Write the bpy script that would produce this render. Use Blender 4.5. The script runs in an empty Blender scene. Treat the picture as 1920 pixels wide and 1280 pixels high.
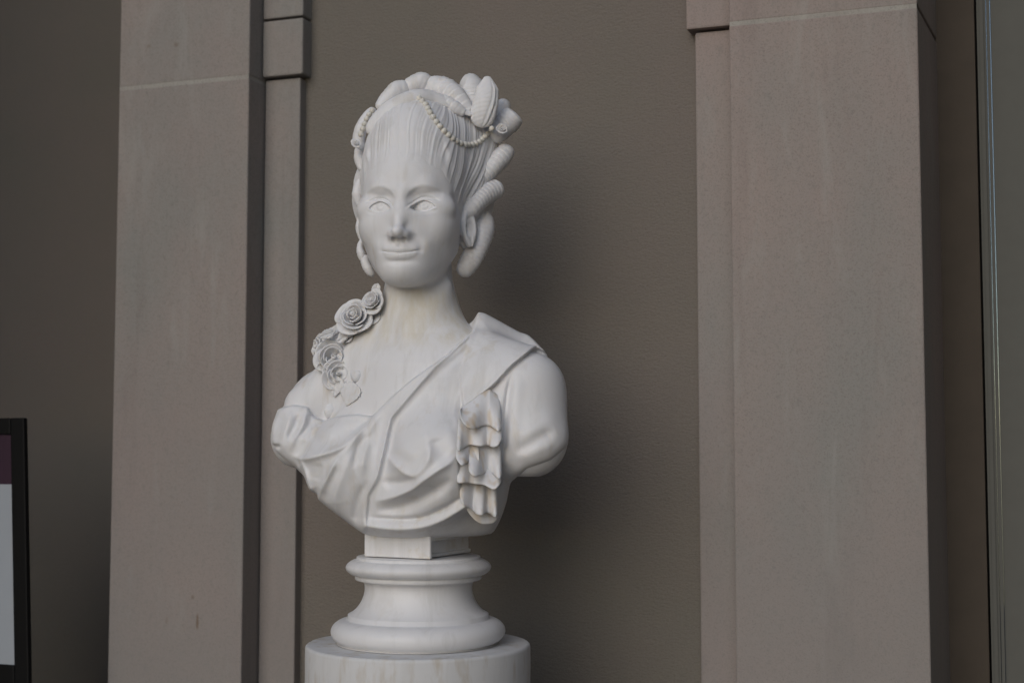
import bpy, bmesh, math, random
import numpy as np
from concurrent.futures import ThreadPoolExecutor
from mathutils import Vector, Matrix

R = math.radians
scene = bpy.context.scene
col = scene.collection

# ------------------------------------------------------------------ camera, sky, sun
FPX, D, S = 2667.0, 2.4, 0.0009          # lens in picture pixels, metres to the bust, metres per carving unit
YAW, PITCH = R(19.5), math.atan(190 / 2667.0)
DEL = math.atan(174 * math.cos(PITCH) / FPX)
TH = YAW + DEL
CAMZ = 1.55
BUST = Vector((0.0, -0.42, CAMZ))         # axis of the bust at eye height of the camera
CAM = BUST - D * Vector((-math.sin(TH), math.cos(TH), 0))
cam_d = bpy.data.cameras.new('camera'); cam = bpy.data.objects.new('camera', cam_d); col.objects.link(cam)
cam_d.lens = 50.0; cam_d.sensor_width = 36.0; cam_d.clip_end = 500; cam_d.clip_start = 0.05
cam.location = CAM; cam.rotation_euler = (R(90) + PITCH, 0, YAW)
cam_d.dof.use_dof = True; cam_d.dof.focus_distance = 2.37; cam_d.dof.aperture_fstop = 3.5
scene.camera = cam

SUN_AZ, SUN_EL = R(-6), R(25)            # left of the wall's normal, height
sdir = Vector((math.sin(SUN_AZ) * math.cos(SUN_EL), -math.cos(SUN_AZ) * math.cos(SUN_EL), math.sin(SUN_EL)))
world = bpy.data.worlds.new('World'); scene.world = world; world.use_nodes = True
wn = world.node_tree
bg = wn.nodes['Background']; sky = wn.nodes.new('ShaderNodeTexSky'); sky.sky_type = 'NISHITA'; sky.sun_disc = False
sky.sun_elevation = SUN_EL; sky.sun_rotation = math.atan2(sdir.x, sdir.y)
sky.air_density = 1.0; sky.dust_density = 1.0; sky.ozone_density = 1.0
wn.links.new(sky.outputs[0], bg.inputs[0]); bg.inputs[1].default_value = 0.14
sun_d = bpy.data.lights.new('sun', 'SUN'); sun = bpy.data.objects.new('sun', sun_d); col.objects.link(sun)
sun_d.energy = 1.1; sun_d.angle = R(48); sun_d.color = (1.0, 0.985, 0.965)
sun.rotation_euler = sdir.to_track_quat('Z', 'Y').to_euler()
sun.location = sdir * 20
vs = scene.view_settings; vs.view_transform = 'Standard'; vs.look = 'None'; vs.gamma = 1.0; vs.exposure = -0.38
scene.render.film_transparent = False

# ------------------------------------------------------------------ materials
def nt(name):
    m = bpy.data.materials.new(name); m.use_nodes = True
    t = m.node_tree; return m, t, t.nodes['Principled BSDF']

def N(t, typ, **kw):
    n = t.nodes.new(typ)
    for k, v in kw.items():
        if k in n.inputs: n.inputs[k].default_value = v
        else: setattr(n, k, v)
    return n

def ramp(t, src, stops):
    r = t.nodes.new('ShaderNodeValToRGB'); e = r.color_ramp.elements
    while len(e) < len(stops): e.new(0.5)
    for q, (p, c) in zip(e, stops):
        q.position = p; q.color = (c, c, c, 1) if isinstance(c, (int, float)) else (*c, 1)
    t.links.new(src, r.inputs[0]); return r.outputs[0]

def mix(t, fac, a, b, blend='MIX'):
    m = t.nodes.new('ShaderNodeMix'); m.data_type = 'RGBA'; m.blend_type = blend
    for s, v in ((m.inputs[0], fac), (m.inputs[6], a), (m.inputs[7], b)):
        if hasattr(v, 'links'): t.links.new(v, s)
        elif isinstance(v, (int, float)): s.default_value = v
        else: s.default_value = (*v, 1)
    return m.outputs[2]

def noise(t, scale, detail=4, rough=.55, stretch=(1, 1, 1), seed=0.0, dist=0.0):
    c = N(t, 'ShaderNodeTexCoord'); mp = N(t, 'ShaderNodeMapping'); mp.inputs['Scale'].default_value = stretch
    mp.inputs['Location'].default_value = (seed, seed * .7, seed * 1.3)
    t.links.new(c.outputs['Object'], mp.inputs[0])
    n = N(t, 'ShaderNodeTexNoise'); n.inputs['Scale'].default_value = scale; n.inputs['Detail'].default_value = detail
    n.inputs['Roughness'].default_value = rough; n.inputs['Distortion'].default_value = dist
    t.links.new(mp.outputs[0], n.inputs['Vector']); return n.outputs['Fac']

def bump(t, b, h, strength, dist):
    n = N(t, 'ShaderNodeBump'); n.inputs['Strength'].default_value = strength; n.inputs['Distance'].default_value = dist
    t.links.new(h, n.inputs['Height']); t.links.new(n.outputs[0], b.inputs['Normal'])

def marble(name, base=(.745, .745, .765), stain=(.50, .43, .31), lo=.58, hi=.78, amt=.55, streak=(9, 9, 1.4), rough=.48, sss=.22, grey=.3, neck=None, det=4, dst=.3):
    m, t, b = nt(name)
    cloud = noise(t, 7, 5, .6, seed=2.0)
    c = mix(t, ramp(t, cloud, [(.35, 0.0), (.7, grey)]), base, tuple(x * .84 for x in base))
    c = mix(t, ramp(t, noise(t, 2.2, 6, .65, (12, 12, 1.6), seed=31.0, dist=.5), [(.50, 0.0), (.72, .34)]), c, (.44, .43, .41))     # grey rain streaks
    s1 = noise(t, 3.2, det, .6, streak, seed=5.0, dist=dst)
    f = ramp(t, s1, [(lo, 0.0), (hi, amt)])
    c = mix(t, f, c, stain)
    if neck:                                              # rain-washed yellow streaks down the throat
        tc = N(t, 'ShaderNodeTexCoord'); sx = N(t, 'ShaderNodeSeparateXYZ'); t.links.new(tc.outputs['Object'], sx.inputs[0])
        z = ramp(t, sx.outputs['Z'], [(neck[0], 0.0), (neck[0] + .03, 1.0), (neck[1] - .02, 1.0), (neck[1], 0.0)])
        y = ramp(t, noise(t, 1.0, 5, .62, (46, 46, 2.2), seed=8.0, dist=.2), [(.40, .10), (.66, 1.0)])
        mm = N(t, 'ShaderNodeMath', operation='MULTIPLY'); t.links.new(z, mm.inputs[0]); t.links.new(y, mm.inputs[1])
        m2 = N(t, 'ShaderNodeMath', operation='MULTIPLY'); t.links.new(mm.outputs[0], m2.inputs[0]); m2.inputs[1].default_value = .62
        c = mix(t, m2.outputs[0], c, (.60, .545, .42))
    sp = noise(t, 240, 3, .6, seed=1.0)
    c = mix(t, ramp(t, sp, [(.66, 0.0), (.78, .22)]), c, (.40, .37, .32))
    t.links.new(c, b.inputs['Base Color'])
    r = noise(t, 26, 4, .6, seed=9.0)
    t.links.new(ramp(t, r, [(.3, rough - .08), (.7, rough + .12)]), b.inputs['Roughness'])
    b.inputs['Specular IOR Level'].default_value = .38
    b.inputs['Subsurface Weight'].default_value = sss
    b.inputs['Subsurface Radius'].default_value = (1.0, .8, .6); b.inputs['Subsurface Scale'].default_value = .003
    bump(t, b, noise(t, 420, 3, .6), .12, .0006)
    return m

M = {}
M['marble'] = marble('carved_marble')
M['marble_skin'] = marble('washed_marble', neck=(.475, .595))
M['marble_frill'] = marble('rust_streaked_marble', stain=(.52, .40, .25), lo=.50, hi=.74, amt=.75, streak=(22, 22, 5), det=1, dst=0.0)
M['marble_rose'] = marble('weathered_marble', stain=(.54, .47, .34), lo=.52, hi=.75, amt=.5, streak=(16, 16, 14))
M['marble_pearl'] = marble('cream_marble', base=(.73, .71, .655), amt=.25, streak=(10, 10, 10))
M['marble_socle'] = marble('turned_marble', amt=.22, streak=(7, 7, 2.5), sss=.05, grey=.5)
M['marble_pedestal'] = marble('mottled_marble', base=(.65, .655, .67), stain=(.42, .35, .26), amt=.55, lo=.53, hi=.72, streak=(14, 14, 3.5), sss=0.0, grey=.7, rough=.6)

def low_shade_fac(t, src, low_shade):
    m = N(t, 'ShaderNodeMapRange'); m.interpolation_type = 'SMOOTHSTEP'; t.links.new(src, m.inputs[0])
    for i, v in enumerate((low_shade[0], low_shade[1], low_shade[2], 0.0)): m.inputs[i + 1].default_value = v
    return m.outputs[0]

def stone(name, c0, c1, c2, grain=.15, sc=1.6, bmp=.3, spots=(), low_shade=None):
    m, t, b = nt(name)
    c = mix(t, ramp(t, noise(t, sc, 6, .6, (1, 1, .6), seed=3.0), [(.36, 0.0), (.62, 1.0)]), c0, c1)
    c = mix(t, ramp(t, noise(t, sc * 2.7, 6, .62, (1, 1, .45), seed=7.0), [(.44, 0.0), (.68, .8)]), c, c2)
    g = noise(t, 330, 3, .7, seed=4.0)
    c = mix(t, ramp(t, g, [(.30, grain * 3.2), (.5, 0.0)]), c, tuple(x * .45 for x in c0))
    c = mix(t, ramp(t, noise(t, 90, 3, .6, (1, 1, .8), seed=14.0), [(.30, .32), (.46, 0.0), (.60, 0.0), (.76, .26)]), c, tuple(x * .72 for x in c1))
    w = noise(t, 12, 7, .7, (1.6, 1.6, .3), seed=11.0, dist=.6)
    c = mix(t, ramp(t, w, [(.55, 0.0), (.76, .55)]), c, tuple(min(1, x * 1.32) for x in c1))     # lime bloom and scuffs
    d = noise(t, 5, 6, .65, (2.2, 2.2, .22), seed=21.0, dist=.4)
    c = mix(t, ramp(t, d, [(.56, 0.0), (.76, .5)]), c, tuple(x * .62 for x in c0))               # old water runs
    tc = N(t, 'ShaderNodeTexCoord')
    if low_shade:                                              # downward light falloff painted as grey over the lower stones, ragged upper edge
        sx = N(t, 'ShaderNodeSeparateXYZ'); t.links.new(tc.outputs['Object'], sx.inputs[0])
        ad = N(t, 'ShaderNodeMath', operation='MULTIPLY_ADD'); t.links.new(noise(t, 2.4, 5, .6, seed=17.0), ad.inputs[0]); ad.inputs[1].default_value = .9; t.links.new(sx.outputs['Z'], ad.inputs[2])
        c = mix(t, low_shade_fac(t, ad.outputs[0], low_shade), c, (.232, .226, .222))
    for (x, z, rx, rz, colr, amt) in spots:
        mp = N(t, 'ShaderNodeMapping'); mp.vector_type = 'TEXTURE'
        mp.inputs['Location'].default_value = (x, 0, z); mp.inputs['Scale'].default_value = (rx, 1e3, rz)
        t.links.new(tc.outputs['Object'], mp.inputs[0])
        wob = N(t, 'ShaderNodeTexNoise'); wob.inputs['Scale'].default_value = 60; t.links.new(tc.outputs['Object'], wob.inputs['Vector'])
        ln = N(t, 'ShaderNodeVectorMath', operation='LENGTH'); t.links.new(mp.outputs[0], ln.inputs[0])
        ad = N(t, 'ShaderNodeMath', operation='MULTIPLY_ADD'); t.links.new(wob.outputs['Fac'], ad.inputs[0]); ad.inputs[1].default_value = .9; t.links.new(ln.outputs['Value'], ad.inputs[2])
        c = mix(t, ramp(t, ad.outputs[0], [(.55, amt), (1.25, 0.0)]), c, colr)
    t.links.new(c, b.inputs['Base Color'])
    b.inputs['Roughness'].default_value = .88; b.inputs['Specular IOR Level'].default_value = .25
    h = mix(t, .5, g, noise(t, 40, 5, .6, seed=2.5))
    bump(t, b, h, bmp * 1.5, .0018)
    return m
BR = (.16, .115, .08)
SPOTS = [(-.768, 2.388, .016, .013, BR, .8), (-.700, 2.384, .018, .014, BR, .7), (-.640, 1.238, .010, .013, BR, .8), (-.628, 1.19, .007, .045, BR, .8), (-.700, 1.19, .010, .022, BR, .45)]
M['sandstone'] = stone('pink_sandstone', (.328, .266, .247), (.262, .256, .242), (.318, .272, .250), spots=SPOTS, low_shade=(1.55, 2.45, .45))
M['mortar'] = stone('pale_mortar', (.37, .355, .325), (.33, .32, .295), (.31, .285, .26))

def plaster():
    m, t, b = nt('tan_plaster')
    c = mix(t, ramp(t, noise(t, 1.3, 6, .62, seed=3.0), [(.36, 0.0), (.64, 1.0)]), (.178, .166, .144), (.198, .172, .154))
    c = mix(t, ramp(t, noise(t, 260, 3, .6, (1, 1, 1.6), seed=12.0), [(.34, .35), (.52, 0.0)]), c, (.115, .10, .083))
    t.links.new(c, b.inputs['Base Color'])
    b.inputs['Roughness'].default_value = .9; b.inputs['Specular IOR Level'].default_value = .2
    h = mix(t, .35, noise(t, 135, 4, .6, (1, 1, 2.1), seed=1.0), noise(t, 300, 3, .6, seed=6.0))
    bump(t, b, h, 0.8, .005)
    return m
M['plaster'] = plaster()

def plain(name, c, rough=.5, spec=.4, var=.12, sc=30):
    m, t, b = nt(name)
    cc = mix(t, ramp(t, noise(t, sc, 4), [(.3, 0.0), (.7, 1.0)]), c, tuple(x * (1 - var) for x in c))
    t.links.new(cc, b.inputs['Base Color']); b.inputs['Roughness'].default_value = rough
    b.inputs['Specular IOR Level'].default_value = spec
    return m
M['jamb'] = plain('brown_jamb_paint', (.080, .066, .053), .8, .3)
M['door'] = plain('grey_green_paint', (.135, .137, .128), 1.0, .0, .06)
M['black'] = plain('black_frame', (.004, .004, .0045), .6, .15)
M['purple'] = plain('purple_print', (.028, .008, .024), .5, .4)
M['paper'] = plain('white_print', (.34, .37, .41), .4, .3, .03)
M['paving'] = plain('grey_paving', (.075, .07, .068), .9, .2, .35, 3)

# ------------------------------------------------------------------ object helpers
def tag(o, label=None, cat=None, group=None, kind=None):
    for k, v in (('label', label), ('category', cat), ('group', group), ('kind', kind)):
        if v: o[k] = v
    return o
def empty(name, loc=(0, 0, 0), rz=0.0):
    o = bpy.data.objects.new(name, None); o.location = loc; o.rotation_euler = (0, 0, rz)
    o.empty_display_size = .05; col.objects.link(o); return o
def link(name, me, mat, parent=None, smooth=True):
    o = bpy.data.objects.new(name, me); col.objects.link(o)
    if mat is not None and not me.materials: me.materials.append(mat)
    if parent is not None: o.parent = parent
    if smooth: me.shade_smooth()
    return o
def mesh(name, V, Fq):
    me = bpy.data.meshes.new(name)
    V = np.asarray(V, np.float32); Fq = np.asarray(Fq, np.int32)
    n = Fq.shape[1]
    me.vertices.add(len(V)); me.vertices.foreach_set('co', V.ravel())
    me.loops.add(Fq.size); me.loops.foreach_set('vertex_index', Fq.ravel())
    me.polygons.add(len(Fq)); me.polygons.foreach_set('loop_start', np.arange(0, Fq.size, n, dtype=np.int32))
    me.update(calc_edges=True); me.validate(); return me
def box(name, x0, x1, y0, y1, z0, z1, mat, parent=None, bev=.004, seg=2, rough=0.0):
    bm = bmesh.new()
    bmesh.ops.create_cube(bm, size=1)
    for v in bm.verts:
        v.co = ((x0 + x1) / 2 + v.co.x * (x1 - x0), (y0 + y1) / 2 + v.co.y * (y1 - y0), (z0 + z1) / 2 + v.co.z * (z1 - z0))
    if bev: bmesh.ops.bevel(bm, geom=bm.edges[:], offset=bev, segments=seg, affect='EDGES', profile=.6)
    me = bpy.data.meshes.new(name); bm.to_mesh(me); bm.free()
    o = link(name, me, mat, parent, smooth=False)
    return o
# ------------------------------------------------------------------ the place: facade, ground, sign
g = bpy.data.meshes.new('ground')
gv = [(-60, -80, 0), (60, -80, 0), (60, 12, 0), (-60, 12, 0)]
g.from_pydata(gv, [], [(0, 1, 2, 3)])
ground = tag(link('ground', g, M['paving'], smooth=False), kind='structure')

fac = tag(empty('building_facade', (0, 0, 0)), 'tan plaster facade with pinkish sandstone pilasters and a painted door behind the bust', 'building')
HT = 4.6
# central plaster bay
def panel(name, x0, x1, y, z0, z1, depth, mat, parent):
    return box(name, x0, x1, y, y + depth, z0, z1, mat, parent, bev=0)
panel('plaster_panel', -.515, .46, 0.0, 0, HT, .25, M['plaster'], fac)
panel('plaster_panel', -3.2, -.80, .70, 0, HT, .25, M['plaster'], fac)
def pilaster(x0, x1, yf, joints, label, rx=0.0, depth=.6):
    p = empty('pilaster'); p.parent = fac
    if label: p['label'] = label
    zs = [0.0] + joints + [HT]
    for a, b in zip(zs[:-1], zs[1:]):
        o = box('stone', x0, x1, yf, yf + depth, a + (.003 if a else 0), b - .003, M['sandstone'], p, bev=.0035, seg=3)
        if rx:
            for v in o.data.vertices:
                if v.co.x > (x0 + x1) / 2: v.co.x += rx * (v.co.y - yf)
    for zj in joints:
        o = box('mortar_joint', x0 + .001, x1 - .001, yf + .0006, yf + depth - .01, zj - .0045, zj + .0045, M['mortar'], p, bev=0)
    return p
pilaster(-.84, -.526, -.09, [.92, 2.302], 'sandstone pilaster left of the bust with a pale joint high up', depth=1.235)
pilaster(.469, .80, -.09, [.86, 2.312], 'wide sandstone pilaster right of the bust', rx=.085, depth=.30)
def strip(x0, x1, yf, zcap, joints, grow, label):
    p = empty('trim_strip'); p.parent = fac; p['label'] = label
    zs = [0.0] + [j for j in joints if j < zcap] + [zcap]
    for a, b in zip(zs[:-1], zs[1:]):
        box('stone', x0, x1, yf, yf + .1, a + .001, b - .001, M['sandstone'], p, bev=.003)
    zs = [zcap] + [j for j in joints if j > zcap] + [HT]
    for k, (a, b) in enumerate(zip(zs[:-1], zs[1:])):
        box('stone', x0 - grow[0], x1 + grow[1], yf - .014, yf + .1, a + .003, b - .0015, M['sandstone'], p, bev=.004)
    return p
strip(-.5235, -.442, -.025, 2.309, [2.432], (0.0, .012), 'narrow stone strip beside the left pilaster, stepping out at the top')
strip(.392, .4665, -.025, 2.322, [2.75], (.014, 0.0), 'narrow stone strip beside the right pilaster, stepping out at the top')
# right doorway: jamb, frame, leaf
dw = empty('doorway'); dw.parent = fac; dw['label'] = 'painted grey green door and frame in a brown jamb at the right edge'
box('jamb', .805, .8895, .150, .205, 0, HT, M['jamb'], dw, bev=.002)
fr = box('door_frame', .8935, .9095, .152, .21, 0, HT, M['door'], dw, bev=0)
box('moulding', .8985, .9050, .146, .1505, 0, HT, M['door'], fr, bev=0)
box('moulding', .9105, .9165, .158, .21, 0, HT, M['door'], fr, bev=0)
box('door_leaf', .9175, 1.85, .166, .21, 0, HT, M['door'], dw, bev=0)
box('jamb', .8895, .8935, .185, .205, 0, HT, M['black'], dw, bev=0)
# unseen side walls added to shade the two bays; the facade panel runs on
box('unseen_shade_wall', 1.86, 2.2, -2.3, .098, 0, HT, M['plaster'], fac, bev=.01)
panel('plaster_panel', 1.86, 4.5, .1, 0, HT, .25, M['plaster'], fac)
box('unseen_shade_wall', -2.15, -1.83, -2.6, .695, 0, HT, M['plaster'], fac, bev=.01)
# ------------------------------------------------------------------ carving: distance fields meshed by surface nets
# carving frame: u right as seen from the front, w away, v up; 1 unit = S metres, origin on the bust's axis at eye height
def pray(px, py):
    a = (px - 960) / FPX; b = (640 - py) / FPX
    fw = math.cos(PITCH) - b * math.sin(PITCH); up = math.sin(PITCH) + b * math.cos(PITCH)
    return np.array([a * math.cos(DEL) + fw * math.sin(DEL), -a * math.sin(DEL) + fw * math.cos(DEL), up])
def T(px, py, w=0.0):
    r = pray(px, py); t = (w + FPX) / r[1]
    return np.array([r[0] * t, w, r[2] * t])

class Field:
    def __init__(s): s.ops = []
    def add(s, mode, fn, k=0.0, box_=None):
        s.ops.append((mode, fn, k, None if box_ is None else (np.asarray(box_[0], float), np.asarray(box_[1], float)))); return s
    def __call__(s, P):
        lo, hi = P.min(0), P.max(0)
        d = np.full(len(P), 1e3, np.float32)
        for mode, fn, k, b in s.ops:
            if b is not None:
                m = k * 1.5 + 48.0
                if np.any(b[0] - m > hi) or np.any(b[1] + m < lo): continue
            v = None if mode == 'x' else fn(P)
            if mode == 'u':
                d = np.minimum(d, v) if k <= 0 else smin(d, v, k)
            elif mode == 's':
                d = np.maximum(d, -v) if k <= 0 else -smin(-d, v, k)
            elif mode == 'i':
                d = np.maximum(d, v) if k <= 0 else -smin(-d, -v, k)
            elif mode == 'x': d = fn(P, d)
            else: d = d + v                                       # 'd' displacement
        return d.astype(np.float32)
def smin(a, b, k):
    h = np.maximum(k - np.abs(a - b), 0) / k
    return np.minimum(a, b) - h * h * k * .25
def basis(yaw):
    """columns: her left, forward, up for a figure turned yaw towards picture left"""
    return np.array([[math.cos(yaw), -math.sin(yaw), 0], [-math.sin(yaw), -math.cos(yaw), 0], [0, 0, 1.0]])
def ell(c, r, B=None, tilt=None):
    """ellipsoid; B rows are its axes in carving space"""
    c = np.asarray(c, np.float32); r = np.asarray(r, np.float32)
    A = np.eye(3, dtype=np.float32) if B is None else np.asarray(B, np.float32)
    def fn(P):
        q = (P - c) @ A.T
        k0 = np.sqrt(((q / r) ** 2).sum(1)); k1 = np.sqrt(((q / (r * r)) ** 2).sum(1)) + 1e-9
        return k0 * (k0 - 1) / k1
    R_ = float(max(r)); return fn, (c - R_, c + R_)
def cap(a, b, r0, r1):
    a = np.asarray(a, np.float32); b = np.asarray(b, np.float32); ab = b - a; L2 = float(ab @ ab)
    def fn(P):
        q = P - a; h = np.clip(q @ ab / L2, 0, 1)
        return np.sqrt(((q - h[:, None] * ab) ** 2).sum(1)) - (r0 + (r1 - r0) * h)
    m = max(r0, r1); return fn, (np.minimum(a, b) - m, np.maximum(a, b) + m)

def mesh_field(F, lo, hi, h, lip=1.55):
    lo = np.asarray(lo, float); hi = np.asarray(hi, float)
    nb = np.ceil((hi - lo) / (8 * h)).astype(int)
    gi = np.stack(np.meshgrid(*[np.arange(n) for n in nb], indexing='ij'), -1).reshape(-1, 3)
    key = ((gi[:, 2] // 4) * 64 + gi[:, 1] // 4) * 64 + gi[:, 0] // 4
    gi = gi[np.argsort(key, kind='stable')]
    cen = (lo + (gi + .5) * 8 * h).astype(np.float32)
    act = []
    for i in range(0, len(gi), 512):
        act.append(np.abs(F(cen[i:i + 512])) < 8 * h * .87 * lip)
    gi = gi[np.concatenate(act)]
    ar = np.arange(9); off = np.stack(np.meshgrid(ar, ar, ar, indexing='ij'), -1).reshape(-1, 3)
    NX, NY = int(nb[0] * 8 + 2), int(nb[1] * 8 + 2)
    def gid(c): return c[:, 0].astype(np.int64) + 1 + NX * (c[:, 1].astype(np.int64) + 1 + NY * (c[:, 2].astype(np.int64) + 1))
    corners = [(i, j, k) for i in (0, 1) for j in (0, 1) for k in (0, 1)]
    edges = [(a, b) for a in range(8) for b in range(a + 1, 8) if sum(abs(x - y) for x, y in zip(corners[a], corners[b])) == 1]
    def work(blk):
        n = len(blk); base = blk * 8
        P = (lo + (base[:, None, :] + off[None]) * h).astype(np.float32).reshape(-1, 3)
        d = F(P).reshape(n, 9, 9, 9); s = d < 0
        cnt = sum(s[:, i:i + 8, j:j + 8, k:k + 8].astype(np.int8) for i, j, k in corners)
        cell = np.argwhere((cnt > 0) & (cnt < 8))
        if not len(cell): return None
        b_, ci, cj, ck = cell.T
        val = np.stack([d[b_, ci + i, cj + j, ck + k] for i, j, k in corners], 1)
        acc = np.zeros((len(cell), 3)); num = np.zeros(len(cell))
        for a, b in edges:
            va, vb = val[:, a], val[:, b]; m = (va < 0) != (vb < 0)
            t = np.where(m, va / np.where(m, va - vb, 1), 0)
            pa = np.array(corners[a], float); pb = np.array(corners[b], float)
            acc += np.where(m[:, None], pa + t[:, None] * (pb - pa), 0); num += m
        gc = base[b_] + cell[:, 1:]
        pos = lo + (gc + acc / num[:, None]) * h
        quads = []
        for ax in range(3):
            sl0 = [slice(0, 8)] * 3; sl1 = list(sl0); sl1[ax] = slice(1, 9)
            A = s[(slice(None), *sl0)]; B = s[(slice(None), *sl1)]
            e = np.argwhere(A != B)
            if not len(e): continue
            flip = A[tuple(e.T)]
            p = base[e[:, 0]] + e[:, 1:]
            o1 = np.zeros(3, int); o2 = np.zeros(3, int); o1[(ax + 1) % 3] = 1; o2[(ax + 2) % 3] = 1
            q = np.stack([gid(p - o1 - o2), gid(p - o2), gid(p), gid(p - o1)], 1)
            q[~flip] = q[~flip][:, ::-1]
            quads.append(q)
        return gid(gc), pos, np.concatenate(quads) if quads else np.zeros((0, 4), np.int64)
    jobs = [gi[i:i + 48] for i in range(0, len(gi), 48)]
    with ThreadPoolExecutor(4) as ex: res = [r for r in ex.map(work, jobs) if r is not None]
    ids = np.concatenate([r[0] for r in res]); pos = np.concatenate([r[1] for r in res]); q = np.concatenate([r[2] for r in res])
    order = np.argsort(ids); ids = ids[order]; pos = pos[order]
    ix = np.clip(np.searchsorted(ids, q), 0, len(ids) - 1)
    ok = (ids[ix] == q).all(1)
    return pos, ix[ok]

def hit(F, pts, default=0.0, w0=-420.0):
    """where the sight lines through picture points meet a carved surface (nan when they miss)"""
    r = np.array([pray(*p[:2]) for p in pts]); r /= r[:, 1:2]
    o = np.array([0, -FPX, 0.0]); t = np.full(len(r), FPX + w0)
    for _ in range(90):
        d = F((o + r * t[:, None]).astype(np.float32)); t = t + np.clip(d, -30, 30) * .7
    P = o + r * t[:, None]
    bad = np.abs(F(P.astype(np.float32))) > 2.0
    for i in np.where(bad)[0]: P[i] = T(*pts[i][:2], default)
    return P

def resample(pts, step):
    """smooth curve (Catmull-Rom) through points, evenly spaced"""
    p = np.asarray(pts, float)
    if len(p) > 2:
        e = np.vstack([2 * p[0] - p[1], p, 2 * p[-1] - p[-2]]); out = []
        for i in range(1, len(e) - 2):
            t = np.linspace(0, 1, 13)[:-1, None]
            a, b, c, d = e[i - 1:i + 3]
            out.append(.5 * (2 * b + (c - a) * t + (2 * a - 5 * b + 4 * c - d) * t * t + (3 * b - a - 3 * c + d) * t ** 3))
        p = np.vstack(out + [e[-2:-1]])
    s = np.concatenate([[0], np.cumsum(np.linalg.norm(np.diff(p, axis=0), axis=1))])
    n = max(2, int(round(s[-1] / step)) + 1); q = np.linspace(0, s[-1], n)
    return np.stack([np.interp(q, s, p[:, k]) for k in range(p.shape[1])], 1)

def hash1(i, seed=0.0):
    x = np.sin(i * 127.1 + seed * 311.7) * 43758.5453; return x - np.floor(x)
def noise1(x, seed=0.0):
    i = np.floor(x); f = x - i; f = f * f * (3 - 2 * f)
    return hash1(i, seed) * (1 - f) + hash1(i + 1, seed) * f
def sstep(a, b, x):
    t = np.clip((x - a) / (b - a), 0, 1); return t * t * (3 - 2 * t)
def g1(x, s): return np.exp(-(x / s) ** 2)

# ------------------------------------------------------------------ the figure: head, neck, shoulders, chest
PSI, BETA = R(12.6), R(31)
HC = np.array([-13.0, -10.0, 440.0])                  # head axis at eye level
HB = basis(PSI); TB = basis(BETA)
def hl(X, Y, Z): return HC + HB @ np.array([X, Y, Z], float)          # head-local to carving space
def tl(X, Y, Z, c=(0, 0, 0)): return np.asarray(c, float) + TB @ np.array([X, Y, Z], float)
def hloc(P): return (P - HC.astype(np.float32)) @ HB.astype(np.float32)

def add_ell(F, c, r, k, B=None, mode='u'):
    fn, bx = ell(c, r, B); F.add(mode, fn, k, bx)
def add_cap(F, a, b, r0, r1, k, mode='u'):
    fn, bx = cap(a, b, r0, r1); F.add(mode, fn, k, bx)

def torso_ops(F):
    BT = TB.T
    add_ell(F, tl(0, 2, 25), (188, 112, 185), 0, BT)                         # rib cage
    add_cap(F, tl(-232, -14, 68), tl(-270, -4, 10), 56, 60, 60)               # her right arm stub (picture left)
    add_cap(F, tl(206, -22, 90), tl(226, -10, 6), 62, 68, 60)                # her left arm stub
    add_cap(F, tl(-60, -25, 165), tl(-212, -28, 84), 50, 52, 50)
    add_cap(F, tl(60, -25, 168), tl(206, -34, 96), 48, 54, 50)
    add_ell(F, tl(0, -20, 145), (118, 62, 56), 50, BT)                       # base of the neck, trapezius
    for sx in (-1, 1):
        add_ell(F, tl(sx * 93, 90, -34), (76, 70, 80), 40, BT)
    add_ell(F, tl(0, 26, -95), (135, 100, 95), 50, BT)                       # under the breasts
    add_cap(F, T(704, 648, 20), T(578, 764, 58), 42, 46, 40)                 # slope from neck to her right shoulder
FB = Field(); torso_ops(FB)

def neck_ops(F):
    add_cap(F, (-2, 30, 335), (0, 30, 205), 62, 67, 36)
    for sx in (-1, 1): add_cap(F, (sx * 46 + 2, -12, 296), (sx * 10 - 12, -44, 190), 7, 7, 18)   # neck muscles
    add_cap(F, (0, 22, 215), (2, 30, 165), 68, 90, 60)

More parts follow.
